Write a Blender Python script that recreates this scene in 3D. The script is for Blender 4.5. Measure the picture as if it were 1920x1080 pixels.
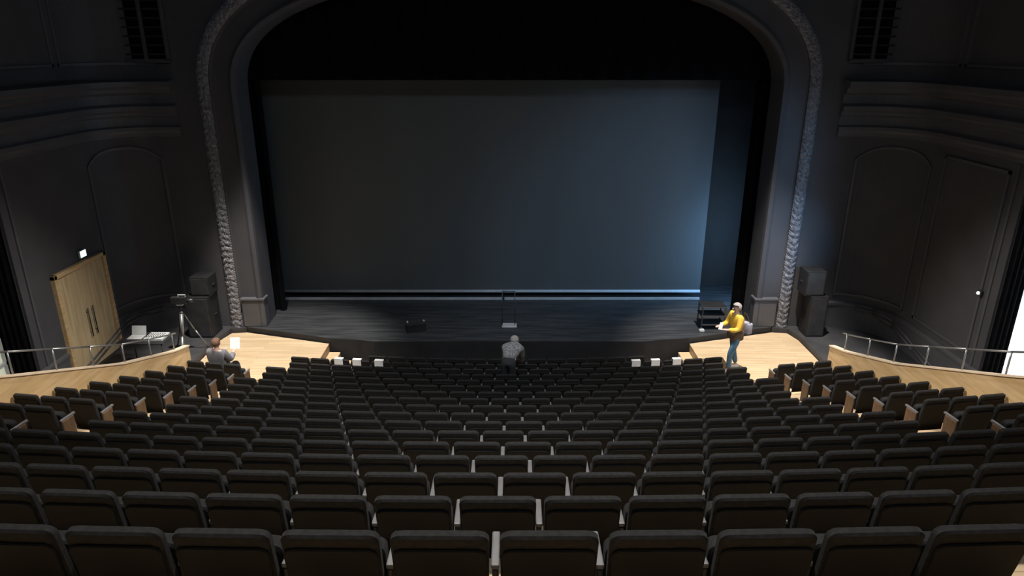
import bpy, bmesh, math, random
from mathutils import Vector, Matrix
random.seed(7)
S = bpy.context.scene
for o in list(bpy.data.objects): bpy.data.objects.remove(o)
COL = S.collection
Z0 = 8.5                       # height of the camera above the lowest floor; H below is measured from the camera

# ------------------------------------------------------------------ camera, world, lights, exposure
cd = bpy.data.cameras.new('camera'); cam = bpy.data.objects.new('camera', cd); COL.objects.link(cam)
cd.lens = 24.0; cd.sensor_width = 36.0; cd.shift_x = 5/1920; cd.clip_start = .05; cd.clip_end = 200
cam.location = (0, 0, Z0); cam.rotation_euler = (math.radians(90-19.6), 0, 0)
S.camera = cam
S.view_settings.view_transform = 'Standard'; S.view_settings.look = 'None'
S.view_settings.exposure = 0.0; S.view_settings.gamma = 1.0; S.view_settings.use_curve_mapping = False

w = bpy.data.worlds.new('world'); S.world = w; w.use_nodes = True
w.node_tree.nodes['Background'].inputs[0].default_value = (.5, .6, .75, 1)
w.node_tree.nodes['Background'].inputs[1].default_value = 0.01

def lamp(kind, name, loc, target, power, color, size=.3, size_y=None, spot=None, blend=.5, spread=None):
    l = bpy.data.lights.new(name, kind); l.energy = power; l.color = color
    if kind == 'AREA':
        l.size = size
        if size_y: l.shape = 'RECTANGLE'; l.size_y = size_y
        if spread: l.spread = math.radians(spread)
    else: l.shadow_soft_size = size
    if kind == 'SPOT': l.spot_size = math.radians(spot); l.spot_blend = blend
    o = bpy.data.objects.new(name, l); COL.objects.link(o)
    o.location = (loc[0], loc[1], loc[2]+Z0)
    d = Vector((target[0], target[1], target[2]+Z0)) - o.location
    o.rotation_euler = d.to_track_quat('-Z', 'Y').to_euler()
    return o
WARM = (1, .93, .84); COOL = (.30, .60, 1.0); NEUT = (.95, .97, 1.0)
# house downlights in the ceiling over the seating
for sx in (-1, 1):
    lamp('SPOT', 'house_downlight', (sx*5.4, 13.9, 4.4), (sx*6.0, 15.6, -7.4), 8500, WARM, .2, spot=34, blend=.6)
    lamp('SPOT', 'house_downlight', (-sx*1.5, 10.4, 4.4), (sx*7.3, 11.0, -5.4), 5200, WARM, .2, spot=38, blend=.8)
    lamp('SPOT', 'house_downlight', (sx*5.6, 8.2, 4.4), (sx*5.6, 10.0, -5.6), 2200, WARM, .2, spot=60, blend=.9)
    lamp('SPOT', 'house_downlight', (sx*1.5, 5.6, 4.4), (sx*1.2, 4.6, -4), 1500, WARM, .2, spot=80, blend=.9)
lamp('SPOT', 'house_downlight', (0, 10.0, 4.4), (0, 11.5, -6), 900, NEUT, .4, spot=85, blend=.9)
# unseen cool fill lamps, added to lift the proscenium and the seat backs
lamp('AREA', 'cool_fill_wash', (0, 2.0, 4.7), (0, 17, -3.5), 190, (.72, .84, 1), 6.0, 1.0)
lamp('SPOT', 'cool_fill_spot', (0, 3.0, 4.6), (0, 11.5, -6), 1100, (.85, .92, 1), .3, spot=70, blend=1)
# stage front wash, and the cool work lights at the right
lamp('SPOT', 'stage_work_light', (0, 12.0, 4.0), (0, 15.8, -7.2), 1200, NEUT, .5, spot=34, blend=1)
lamp('SPOT', 'stage_cool_light', (8.6, 9.0, -2.0), (7.0, 17.1, -4.9), 1500, COOL, .15, spot=22, blend=1)
lamp('SPOT', 'stage_cool_light', (9.3, 8.0, 1.2), (3.6, 19.4, -5.0), 1900, COOL, .4, spot=40, blend=1)
lamp('AREA', 'stage_wing_light', (7.4, 18.6, -5.6), (3.0, 19.6, -5.8), 115, COOL, .4, 2.4)

# ------------------------------------------------------------------ materials
def mat(name, c1, c2=None, rough=.6, scale=4., stretch=(1, 1, 1), metal=0, spec=.5, bump=0, bscale=60, emit=None, estr=0, detail=5, sheen=0):
    m = bpy.data.materials.new(name); m.use_nodes = True; nt = m.node_tree; b = nt.nodes['Principled BSDF']
    c2 = c2 or c1
    tc = nt.nodes.new('ShaderNodeTexCoord'); mp = nt.nodes.new('ShaderNodeMapping'); mp.inputs['Scale'].default_value = stretch
    n = nt.nodes.new('ShaderNodeTexNoise'); n.inputs['Scale'].default_value = scale; n.inputs['Detail'].default_value = detail
    r = nt.nodes.new('ShaderNodeValToRGB'); r.color_ramp.elements[0].position = .35; r.color_ramp.elements[1].position = .65
    r.color_ramp.elements[0].color = (*c1, 1); r.color_ramp.elements[1].color = (*c2, 1)
    L = nt.links.new
    L(tc.outputs['Object'], mp.inputs[0]); L(mp.outputs[0], n.inputs['Vector']); L(n.outputs['Fac'], r.inputs[0]); L(r.outputs[0], b.inputs['Base Color'])
    b.inputs['Roughness'].default_value = rough; b.inputs['Metallic'].default_value = metal; b.inputs['Specular IOR Level'].default_value = spec
    if sheen: b.inputs['Sheen Weight'].default_value = sheen
    if bump:
        n2 = nt.nodes.new('ShaderNodeTexNoise'); n2.inputs['Scale'].default_value = bscale; bp = nt.nodes.new('ShaderNodeBump')
        bp.inputs['Strength'].default_value = bump; bp.inputs['Distance'].default_value = .01
        L(tc.outputs['Object'], n2.inputs['Vector']); L(n2.outputs['Fac'], bp.inputs['Height']); L(bp.outputs[0], b.inputs['Normal'])
    if emit: b.inputs['Emission Color'].default_value = (*emit, 1); b.inputs['Emission Strength'].default_value = estr
    return m
def plank_mat(name, c1, c2, gap, rough, axis_scale, spec=.4):
    m = mat(name, c1, c2, rough=rough, scale=2.2, stretch=axis_scale, spec=spec); nt = m.node_tree; b = nt.nodes['Principled BSDF']
    tc = [n for n in nt.nodes if n.type == 'TEX_COORD'][0]; rmp = [n for n in nt.nodes if n.type == 'VALTORGB'][0]
    br = nt.nodes.new('ShaderNodeTexBrick'); br.inputs['Scale'].default_value = 1; br.inputs['Brick Width'].default_value = 1.8
    br.inputs['Row Height'].default_value = .14; br.inputs['Mortar Size'].default_value = .004
    br.inputs['Color1'].default_value = (1, 1, 1, 1); br.inputs['Color2'].default_value = (.86, .86, .86, 1); br.inputs['Mortar'].default_value = (*gap, 1)
    mx = nt.nodes.new('ShaderNodeMix'); mx.data_type = 'RGBA'; mx.blend_type = 'MULTIPLY'; mx.inputs['Factor'].default_value = 1
    nt.links.new(tc.outputs['Object'], br.inputs['Vector']); nt.links.new(rmp.outputs[0], mx.inputs[6]); nt.links.new(br.outputs['Color'], mx.inputs[7])
    nt.links.new(mx.outputs[2], b.inputs['Base Color']); return m
M = {}
M['wood_floor'] = plank_mat('light_oak_floor', (.62, .45, .27), (.72, .55, .36), (.6, .55, .5), .5, (.6, 6, 6))
M['wood_panel'] = mat('light_oak_panel', (.52, .35, .17), (.66, .47, .26), rough=.5, scale=2, stretch=(4, .7, 7))
M['wood_cap'] = mat('pale_oak_cap', (.72, .58, .42), (.8, .66, .5), rough=.4, scale=3, stretch=(6, .7, 6))
M['wood_door'] = mat('oak_door', (.48, .36, .20), (.64, .50, .30), rough=.55, scale=2.5, stretch=(6, 6, .5))
M['wood_dark'] = mat('walnut_end_panel', (.085, .05, .025), (.14, .08, .045), rough=.5, scale=4, stretch=(5, 5, .8))
M['stage'] = plank_mat('black_stage_boards', (.028, .03, .033), (.06, .064, .07), (.5, .5, .5), .42, (.5, 5, 5))
M['wall'] = mat('dark_grey_wall', (.055, .055, .062), (.066, .065, .073), rough=.75, scale=1.2, bump=.15, bscale=25)
M['trim'] = mat('dark_grey_moulding', (.075, .075, .085), (.09, .09, .10), rough=.55, scale=2)
M['ornament'] = mat('grey_carved_plaster', (.10, .10, .115), (.22, .22, .24), rough=.5, scale=14)
M['riser'] = mat('black_riser', (.012, .012, .013), (.018, .018, .02), rough=.7)
M['sidefloor'] = mat('dark_side_floor', (.035, .035, .04), (.05, .05, .055), rough=.6, scale=3)
M['ceiling'] = mat('dark_ceiling', (.03, .03, .033), (.04, .04, .043), rough=.8)
M['velvet'] = mat('black_drape', (.002, .002, .003), (.004, .004, .005), rough=.95, spec=.1)
M['screen'] = mat('grey_screen', (.075, .082, .086), (.086, .094, .098), rough=.6, scale=.6, stretch=(1, 1, .3))
M['back'] = mat('brown_black_back_wall', (.014, .012, .011), (.018, .015, .014), rough=.8)
M['fabric'] = mat('black_seat_fabric', (.014, .014, .0145), (.024, .024, .025), rough=.85, scale=30, spec=.2, bump=.3, bscale=200, sheen=.05)
M['shell'] = mat('black_seat_shell', (.006, .0057, .0054), (.009, .0085, .008), rough=.6, scale=6, stretch=(1, 1, 4), spec=.15)
M['arm'] = mat('grey_armrest', (.13, .13, .135), (.17, .17, .175), rough=.45, scale=8)
M['stand'] = mat('black_seat_stand', (.02, .02, .02), (.03, .03, .03), rough=.5)
M['metal'] = mat('brushed_steel', (.24, .245, .25), (.30, .305, .31), rough=.35, metal=.6)
M['darkmetal'] = mat('dark_metal', (.05, .05, .055), (.07, .07, .075), rough=.4, metal=.5)
M['black'] = mat('black_plastic', (.012, .012, .014), (.02, .02, .022), rough=.5)
M['paleplastic'] = mat('pale_grey_plastic', (.4, .42, .43), (.5, .52, .53), rough=.5)
M['paper'] = mat('white_paper', (.82, .82, .82), (.88, .88, .88), rough=.8)
M['strip'] = mat('grey_strip', (.42, .45, .48), (.5, .53, .56), rough=.5)
M['sign'] = mat('lit_sign', (.8, .95, .9), rough=.5, emit=(.72, 1, .93), estr=1.6)
M['lampglow'] = mat('lit_lamp', (.9, .9, .9), rough=.5, emit=(1, .97, .95), estr=1.2)
M['daylight'] = mat('daylight_pane', (.8, .85, .9), rough=.3, emit=(.86, .95, 1), estr=1.6)
M['greenlight'] = mat('dim_daylight_pane', (.2, .2, .18), (.5, .5, .42), rough=.3, scale=9, emit=(.45, .47, .36), estr=.75)
M['steplight'] = mat('step_light', (.8, .8, .8), emit=(1, 1, 1), estr=.8)
M['skin'] = mat('skin', (.55, .36, .28), (.6, .4, .32), rough=.6)
M['yellow'] = mat('yellow_jacket', (.75, .47, .05), (.85, .56, .08), rough=.7, scale=10)
M['brown'] = mat('brown_cloth', (.09, .06, .04), (.13, .09, .06), rough=.85, scale=10)
M['jeans'] = mat('blue_jeans', (.05, .13, .22), (.10, .22, .34), rough=.8, scale=12)
M['lavender'] = mat('lavender_grey_cloth', (.30, .30, .40), (.42, .42, .52), rough=.8)
M['whitecloth'] = mat('white_cloth', (.7, .7, .7), (.8, .8, .8), rough=.8)
M['greycloth'] = mat('grey_checked_cloth', (.16, .16, .165), (.34, .34, .34), rough=.85, scale=22, detail=1)
M['greyhair'] = mat('grey_hair', (.30, .27, .25), (.42, .38, .35), rough=.8, scale=30)
M['brownhair'] = mat('brown_hair', (.10, .05, .03), (.15, .08, .05), rough=.8, scale=30)
M['darktrouser'] = mat('dark_trousers', (.02, .02, .022), (.03, .03, .032), rough=.85)
M['greyjacket'] = mat('mid_grey_jacket', (.12, .12, .14), (.18, .18, .2), rough=.85)

# ------------------------------------------------------------------ helpers
def V(x, y, h): return Vector((x, y, h+Z0))
def link(name, bm, m, parent=None, smooth=False, loc=None):
    me = bpy.data.meshes.new(name); bmesh.ops.recalc_face_normals(bm, faces=bm.faces[:])
    bm.to_mesh(me); bm.free()
    for mm in (m if isinstance(m, (list, tuple)) else [m]): me.materials.append(mm)
    if smooth:
        for p in me.polygons: p.use_smooth = True
    o = bpy.data.objects.new(name, me); COL.objects.link(o)
    if loc is not None: o.location = loc
    if parent: o.parent = parent
    return o
def tag(o, label=None, cat=None, group=None, kind=None):
    if label: o['label'] = label
    if cat: o['category'] = cat
    if group: o['group'] = group
    if kind: o['kind'] = kind
    return o
def empty(name, loc, rz=0, label=None, cat=None, group=None):
    o = bpy.data.objects.new(name, None); COL.objects.link(o); o.location = loc; o.rotation_euler = (0, 0, rz); o.empty_display_size = .1
    return tag(o, label, cat, group)
def box(bm, x0, x1, y0, y1, z0, z1, bev=0, seg=1, mtx=None, mi=0):
    r = bmesh.ops.create_cube(bm, size=1)
    for v in r['verts']:
        v.co = Vector(((x0+x1)/2+v.co.x*(x1-x0), (y0+y1)/2+v.co.y*(y1-y0), (z0+z1)/2+v.co.z*(z1-z0)))
    vs = r['verts']
    if bev:
        es = list({e for v in vs for e in v.link_edges})
        q = bmesh.ops.bevel(bm, geom=es, offset=bev, segments=seg, affect='EDGES', profile=.5)
        vs = list({v for f in q['faces'] for v in f.verts} | {v for v in vs if v.is_valid})
    if mtx is not None: bmesh.ops.transform(bm, matrix=mtx, verts=vs)
    if mi:
        for f in {f for v in vs for f in v.link_faces}: f.material_index = mi
    return vs
def tube(bm, a, b, r, n=10, r2=None):
    a = Vector(a); b = Vector(b); d = b-a; r2 = r if r2 is None else r2
    q = bmesh.ops.create_cone(bm, cap_ends=True, segments=n, radius1=r, radius2=r2, depth=d.length)
    bmesh.ops.transform(bm, matrix=Matrix.Translation((a+b)/2) @ d.to_track_quat('Z', 'Y').to_matrix().to_4x4(), verts=q['verts'])
def ball(bm, c, r, sc=(1, 1, 1), u=14, v=10):
    q = bmesh.ops.create_uvsphere(bm, u_segments=u, v_segments=v, radius=r)
    bmesh.ops.transform(bm, matrix=Matrix.Translation(c) @ Matrix.Diagonal((*sc, 1)), verts=q['verts']); return q['verts']
def rounded(bm, w_, h, t, rc, n=5, z0=0, taper=1., bulge=0):
    """upright slab with rounded top corners, width along x, thickness along y, softened rims"""
    pts = [(-w_/2*taper, 0), (w_/2*taper, 0)]
    for i in range(n+1):
        a = math.pi/2*i/n; pts.append((w_/2-rc+rc*math.cos(a), h-rc+rc*math.sin(a)))
    for i in range(n+1):
        a = math.pi/2+math.pi/2*i/n; pts.append((-w_/2+rc+rc*math.cos(a), h-rc+rc*math.sin(a)))
    rings = []
    cx, cz = 0, h/2
    e = min(.012, t*.3)
    for yy, ins in ((-t/2, e), (-t/2+e, 0), (t/2-e, 0), (t/2, e)):
        ring = []
        for x, z in pts:
            xx = x - ins*(1 if x > 0 else -1) ; zz = z - ins*(1 if z > h/2 else -1)
            ring.append(bm.verts.new((xx, yy, z0+zz)))
        rings.append(ring)
    N = len(pts)
    for a, b in zip(rings, rings[1:]):
        for i in range(N): bm.faces.new((a[i], a[(i+1) % N], b[(i+1) % N], b[i]))
    bm.faces.new(rings[0][::-1]); bm.faces.new(rings[-1])
    return [v for r in rings for v in r]
def sweep(bm, path, prof, closed_prof=True, caps=True):
    """path: list of (x,y,nx,ny) points with inward normals; prof: list of (offset, H)"""
    rings = [[bm.verts.new(V(x+nx*o, y+ny*o, h)) for o, h in prof] for x, y, nx, ny in path]
    n = len(prof)
    for a, b in zip(rings, rings[1:]):
        for i in range(n if closed_prof else n-1):
            j = (i+1) % n; bm.faces.new((a[i], a[j], b[j], b[i]))
    if caps and closed_prof:
        bm.faces.new(rings[0]); bm.faces.new(rings[-1][::-1])
ORD = ['zeroth', 'first', 'second', 'third', 'fourth', 'fifth', 'sixth', 'seventh', 'eighth', 'ninth', 'tenth', 'eleventh', 'twelfth',
       'thirteenth', 'fourteenth', 'fifteenth', 'sixteenth', 'seventeenth', 'eighteenth', 'nineteenth', 'twentieth', 'twenty-first', 'twenty-second', 'twenty-third']

# ------------------------------------------------------------------ seating geometry: curved raked rows
P = .5
def Yk(k): return 2.55+.805*(k-1)
def Hk(k): return -(2.086+.4117*(k-1)-.0051*(k-1)**2)      # top of the backrests
def Fk(k): return Hk(k)-.83                               # tier floor
RAD = 33.
def rowY(k, X):                                           # arcs centred towards the stage
    R = RAD + 1.45*(17-k); return Yk(k) + R - math.sqrt(R*R-X*X)
def rowA(k, X):
    R = RAD + 1.45*(17-k); return math.asin(X/R)
STAGE = -7.2; LAND = -7.34

# tiers
bm = bmesh.new()
def arc_slab(k, x0, x1, h0, h1, ya, yb, n=24):
    xs = [x0+(x1-x0)*i/n for i in range(n+1)]
    A = []
    for x in xs:
        y0 = rowY(k, x)+ya; y1 = rowY(k, x)+yb
        A.append([bm.verts.new(V(x, y0, h0)), bm.verts.new(V(x, y1, h0)), bm.verts.new(V(x, y1, h1)), bm.verts.new(V(x, y0, h1))])
    for a, b in zip(A, A[1:]):
        for i in range(4): bm.faces.new((a[i], a[(i+1) % 4], b[(i+1) % 4], b[i]))
    bm.faces.new(A[0]); bm.faces.new(A[-1][::-1])
for k in range(-4, 15):
    arc_slab(k, -7.15, 7.15, Fk(k)-.9, Fk(k), -.02, .78 + (.0 if k < 14 else 0))
arc_slab(15, -5.3, 5.3, Fk(15)-.6, Fk(15), -.02, .78)
arc_slab(16, -5.3, 5.3, Fk(16)-.6, Fk(16), -.02, .41)
arc_slab(16, -4.1, 4.1, Fk(16)-.6, Fk(16), .41, .78)
arc_slab(17, -4.1, 4.1, Fk(17)-.3, Fk(17), -.02, 1.0)
tag(link('floor', bm, M['wood_floor']), 'light oak stepped floor tiers under the seat rows', kind='structure')
# half steps in the two aisles
NN = {1: 10, 2: 13, 3: 16, 4: 19, 5: 22, 6: 19, 7: 20, 8: 19, 9: 20, 10: 19, 11: 20, 12: 21, 13: 20, 14: 21, 15: 20, 16: 21, 17: 14}
XS = -.068
for sx in (-1, 1):
    for k in range(5, 14):
        bm = bmesh.new(); xe = NN[k+1]*.25+sx*XS+.09
        hh = (Fk(k)+Fk(k+1))/2; n = 4; rr = []
        for i in range(n+1):
            x = sx*(xe+(5.74-xe)*i/n); y = rowY(k+1, x)-.015
            rr.append([bm.verts.new(V(x, y, Fk(k+1)+.001)), bm.verts.new(V(x, y+.30, Fk(k+1)+.001)), bm.verts.new(V(x, y+.30, hh)), bm.verts.new(V(x, y, hh))])
        for p, q in zip(rr, rr[1:]):
            for i in range(4): bm.faces.new((p[i], p[(i+1) % 4], q[(i+1) % 4], q[i]))
        bm.faces.new(rr[0]); bm.faces.new(rr[-1][::-1])
        o = link('aisle_step', bm, M['wood_cap'])
        tag(o, 'pale oak %s aisle step beside the %s seat row from the camera' % ('left' if sx < 0 else 'right', ORD[k+1]), 'step', 'aisle steps')

# front landings with steps down to the pit floor
for sx in (-1, 1):
    side = 'left' if sx < 0 else 'right'
    bm = bmesh.new()
    inner = 5.32
    pl = [(7.15, rowY(14, 7.15)+.775)]
    n = 8
    for i in range(n+1):
        x = 7.15+(inner-7.15)*i/n; pl.append((x, rowY(14, x)+.775))
    pl = pl[1:]
    pl += [(inner, rowY(16, inner)+.42), (4.7, rowY(16, 4.7)+.42), (4.7, 16.28), (7.1, 17.02), (7.5, 16.97), (7.62, 16.5), (7.62, 14.8)]
    top = [bm.verts.new(V(sx*x, y, LAND)) for x, y in pl]; bot = [bm.verts.new(V(sx*x, y, LAND-.8)) for x, y in pl]
    bm.faces.new(top); bm.faces.new(bot[::-1])
    for i in range(len(pl)): bm.faces.new((top[i], top[(i+1) % len(pl)], bot[(i+1) % len(pl)], bot[i]))
    tag(link('floor_landing', bm, M['wood_floor']), 'light oak landing in front of the stage', kind='structure')
    t = empty('wooden_steps', V(sx*4.35, 15.9, Fk(17)), 0, 'light wooden steps descending from the %s landing towards the front row' % side, 'steps')
    for j, (xa, xb, hh) in enumerate(((4.4, 4.69, LAND-.2), (4.1, 4.4, LAND-.4))):
        bm = bmesh.new(); x0, x1 = sorted((sx*xa, sx*xb)); yb = 16.2 if j == 0 else 16.12
        ya = rowY(16, xa)+.80
        box(bm, x0-sx*4.35, x1-sx*4.35, ya-15.9, yb-15.9, 0, hh-Fk(17), .006)
        link('step', bm, M['wood_floor'], t)

# ------------------------------------------------------------------ stage
bm = bmesh.new()
fr = [(-9.9, 17.3), (-9.9, 13.0), (-7.66, 13.0), (-7.66, 16.5), (-7.53, 16.9), (-7.1, 17.07), (-4.68, 16.32), (-3.95, 16.22), (-3.5, 16.12)]
fr = fr + [(-x, y) for x, y in fr[::-1]]
poly = fr + [(9.9, 21.0), (-9.9, 21.0)]
cf = [p for p in fr if abs(p[0]) < 7.2]
stg = [(-9.8, 17.25), (-7.1, 17.25)] + [p for p in fr if abs(p[0]) <= 7.1] + [(7.1, 17.25), (9.8, 17.25), (9.8, 21), (-9.8, 21)]
def prism(bm, pts, h0, h1):
    t = [bm.verts.new(V(x, y, h1)) for x, y in pts]; b = [bm.verts.new(V(x, y, h0)) for x, y in pts]
    bm.faces.new(t); bm.faces.new(b[::-1])
    for i in range(len(pts)): bm.faces.new((t[i], t[(i+1) % len(pts)], b[(i+1) % len(pts)], b[i]))
prism(bm, stg, -8.6, STAGE)
o = link('floor_stage', bm, [M['stage'], M['riser']])
for p in o.data.polygons: p.material_index = 0 if abs(p.normal.z) > .5 else 1
tag(o, 'black boarded stage floor', kind='structure')
for sx, nm in ((-1, 'left'), (1, 'right')):
    bm = bmesh.new()
    pts = [(7.28, 7.5), (9.9, 7.5), (9.9, 17.25), (7.12, 17.25), (7.12, 17.06), (7.52, 17.0), (7.64, 16.5), (7.64, 14.1), (7.28, 14.1)]
    prism(bm, [(sx*x, y) for x, y in pts], -8.6, STAGE-.02)
    tag(link('floor_side_'+nm, bm, M['sidefloor']), kind='structure')

# screen, drapes, back wall
bm = bmesh.new(); box(bm, -7.3, 5.76, 19.44, 19.47, -7.05+Z0, 1.2+Z0)
scr = empty('projection_screen', V(0, 19.45, STAGE), 0, 'large grey projection screen hanging at the back of the stage', 'screen')
o = link('screen_cloth', bm, M['screen']); o.parent = scr; o.matrix_parent_inverse = Matrix.Translation(scr.location).inverted()
bm = bmesh.new(); tube(bm, V(-7.3, 19.43, -7.02), V(5.76, 19.43, -7.02), .045, 12)
o = link('bottom_pipe', bm, M['strip'], smooth=True); o.parent = scr; o.matrix_parent_inverse = Matrix.Translation(scr.location).inverted()
bm = bmesh.new(); box(bm, -7.0, -.2, 19.16, 19.24, STAGE+Z0, STAGE+.06+Z0, .004)
tag(link('floor_batten', bm, M['strip']), 'grey batten lying on the stage floor along the left half of the screen', 'batten', 'battens below the screen')
bm = bmesh.new(); box(bm, -.15, 5.7, 19.16, 19.24, STAGE+Z0, STAGE+.06+Z0, .004)
tag(link('floor_batten', bm, M['paleplastic']), 'pale batten lying on the stage floor along the right half of the screen', 'batten', 'battens below the screen')
bm = bmesh.new(); box(bm, -9.8, 9.8, 20.6, 20.8, -7.4+Z0, 5+Z0)
tag(link('wall_stage_back', bm, M['back']), kind='structure')
def drape(name, x0, x1, y, h0, h1, label, folds=.28):
    bm = bmesh.new(); n = max(12, int((x1-x0)/.05)); a = []
    for i in range(n+1):
        x = x0+(x1-x0)*i/n; yy = y+.05*math.sin(2*math.pi*(x-x0)/folds)
        a.append([bm.verts.new(V(x, yy, h0)), bm.verts.new(V(x, yy, h1)), bm.verts.new(V(x, yy+.02, h1)), bm.verts.new(V(x, yy+.02, h0))])
    for p, q in zip(a, a[1:]):
        for i in range(4): bm.faces.new((p[i], p[(i+1) % 4], q[(i+1) % 4], q[i]))
    bm.faces.new(a[0]); bm.faces.new(a[-1][::-1])
    return tag(link(name, bm, M['velvet'], smooth=False), label, 'curtain')
drape('stage_leg_curtain', -8.4, -6.42, 18.3, STAGE+.01, 2.5, 'black curtain leg hanging at the left edge of the stage')
drape('stage_leg_curtain', 6.36, 8.4, 18.3, STAGE+.01, 2.5, 'black curtain leg hanging at the right edge of the stage')
drape('border_curtain', -8.4, 8.4, 18.05, -.84, 3.2, 'wide black border curtain across the top of the stage opening', .6)

# ------------------------------------------------------------------ proscenium wall
C0 = (0, -1.05)
def arch(d, n=44):
    """opening outline widened by d: left foot, up, over the arch, right foot"""
    pts = []
    hs = 10
    for i in range(hs): pts.append((-6.6-d, STAGE-.1+(-1.05-STAGE+.1)*i/hs))
    # super-elliptic arch: half width 6.6, rise 2.75
    e = 2.35
    for i in range(n+1):
        a = math.pi - math.pi*i/n
        cx, sx_ = math.cos(a), math.sin(a)
        x = abs(cx)**(2/e)*(1 if cx > 0 else -1); z = abs(sx_)**(2/e)
        pts.append(((6.6+d)*x, -1.05+(2.55+d)*z))
    for i in range(hs-1, -1, -1): pts.append((6.6+d, STAGE-.1+(-1.05-STAGE+.1)*i/hs))
    return pts
def strips(bm, rows):
    rs = [[bm.verts.new(V(x, y, h)) for (x, h) in pts] for pts, y in rows]
    for a, b in zip(rs, rs[1:]):
        for i in range(len(a)-1): bm.faces.new((a[i], a[i+1], b[i+1], b[i]))
bm = bmesh.new()
outer = []
base = arch(1.0)
for x, h in base:
    cx, ch = 0, -3.0
    dx, dh = x-cx, h-ch
    if h < -1.05+.001: outer.append(((8.1 if x > 0 else -8.1), h)); continue
    t = min((8.1/abs(dx)) if abs(dx) > 1e-6 else 1e9, (8.0)/dh if dh > 1e-6 else 1e9)
    outer.append((cx+dx*t, ch+dh*t))
strips(bm, [(arch(0), 17.95), (arch(0), 17.2), (arch(.02), 17.12), (arch(.10), 17.08), (arch(.17), 17.12), (arch(.2), 17.2), (arch(.60), 17.2), (arch(.64), 17.17), (arch(.66), 17.18)])
strips(bm, [(arch(.92), 17.2), (outer, 17.2)])
tag(link('wall_proscenium', bm, M['wall']), kind='structure')
bm = bmesh.new(); box(bm, -9.9, -6.62, 17.45, 17.95, -8.6+Z0, 5+Z0); box(bm, 6.62, 9.9, 17.45, 17.95, -8.6+Z0, 5+Z0); box(bm, -9.9, 9.9, 17.5, 17.95, 1.9+Z0, 5+Z0)
tag(link('wall_proscenium_core', bm, M['wall']), kind='structure')
# carved band around the arch: two rows of leaves between beads
bm = bmesh.new()
def resample(pts, step):
    out = [pts[0]]; acc = 0
    for a, b in zip(pts, pts[1:]):
        L = math.hypot(b[0]-a[0], b[1]-a[1]); t = step-acc
        while t <= L:
            out.append((a[0]+(b[0]-a[0])*t/L, a[1]+(b[1]-a[1])*t/L)); t += step
        acc = L-(t-step)
    return out
mid = resample(arch(.79, 90), .035)
NW = 12; rings = []
for i, (x, h) in enumerate(mid):
    a = mid[max(0, i-1)]; b = mid[min(len(mid)-1, i+1)]; tx, th = b[0]-a[0], b[1]-a[1]; L = math.hypot(tx, th); nx, nh = -th/L, tx/L
    s = i*.035; r = []
    for j in range(NW+1):
        q = -1+2*j/NW; wv = q*.15
        bulge = .09*math.sqrt(max(0, 1-q*q*.9))
        leaf = .035*abs(math.sin(math.pi*(s/.16+ .5*abs(q))))*(1-abs(abs(q)-.45)) + .02*math.sin(2*math.pi*(s/.07))*math.sin(6*q) + random.uniform(-.012, .012)
        if abs(q) > .85: leaf = .02*abs(math.sin(math.pi*s/.07))
        r.append(bm.verts.new(V(x+nx*wv, 17.18-bulge-leaf, h+nh*wv)))
    rings.append(r)
for a, b in zip(rings, rings[1:]):
    for j in range(NW): bm.faces.new((a[j], a[j+1], b[j+1], b[j]))
tag(link('trim_1', bm, M['ornament'], smooth=False), 'carved leaf band running around the stage arch', kind='structure')
# pier plinths
bm = bmesh.new()
for sx in (-1, 1):
    x0, x1 = sorted((sx*6.6, sx*7.15)); box(bm, x0-.03, x1+.03, 17.09, 17.4, STAGE+Z0, STAGE+.75+Z0, .015); box(bm, x0-.05, x1+.05, 17.06, 17.4, STAGE+.75+Z0, STAGE+.82+Z0, .015)
tag(link('trim_2', bm, M['trim']), kind='structure')

# ------------------------------------------------------------------ side walls: straight part, rounded corner, side opening
def wall_path(sx, y_end=None):
    pts = [(8.1, 17.2, 0, -1), (8.6, 17.2, 0, -1)]
    for i in range(1, 13):
        a = math.pi/2*i/12; pts.append((8.6+1.3*math.sin(a), 15.9+1.3*math.cos(a), -math.sin(a), -math.cos(a)))
    pts.append((9.9, 13.0, -1, 0))
    return [(sx*x, y, sx*nx, ny) for x, y, nx, ny in pts]
def path_s(path):
    s = [0]
    for a, b in zip(path, path[1:]): s.append(s[-1]+math.hypot(b[0]-a[0], b[1]-a[1]))
    return s
def sub_path(path, s0, s1, n=10):
    S_ = path_s(path); out = []
    for i in range(n+1):
        s = s0+(s1-s0)*i/n; j = max(0, min(len(path)-2, max(q for q in range(len(S_)) if S_[q] <= s+1e-9)))
        t = (s-S_[j])/(S_[j+1]-S_[j]); a, b = path[j], path[j+1]
        nn = Vector((a[2]+(b[2]-a[2])*t, a[3]+(b[3]-a[3])*t)).normalized()
        out.append((a[0]+(b[0]-a[0])*t, a[1]+(b[1]-a[1])*t, nn.x, nn.y))
    return out
corn = [(0, -2.15), (.05, -2.12), (.05, -2.05), (.09, -1.98), (.09, -1.90), (.02, -1.86), (.02, -1.66), (.09, -1.62), (.09, -1.55), (.17, -1.50), (.17, -1.40), (.06, -1.34), (.06, -1.14), (.20, -1.08), (.20, -1.0), (.32, -.93), (.32, -.82), (0, -.78)]
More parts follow.
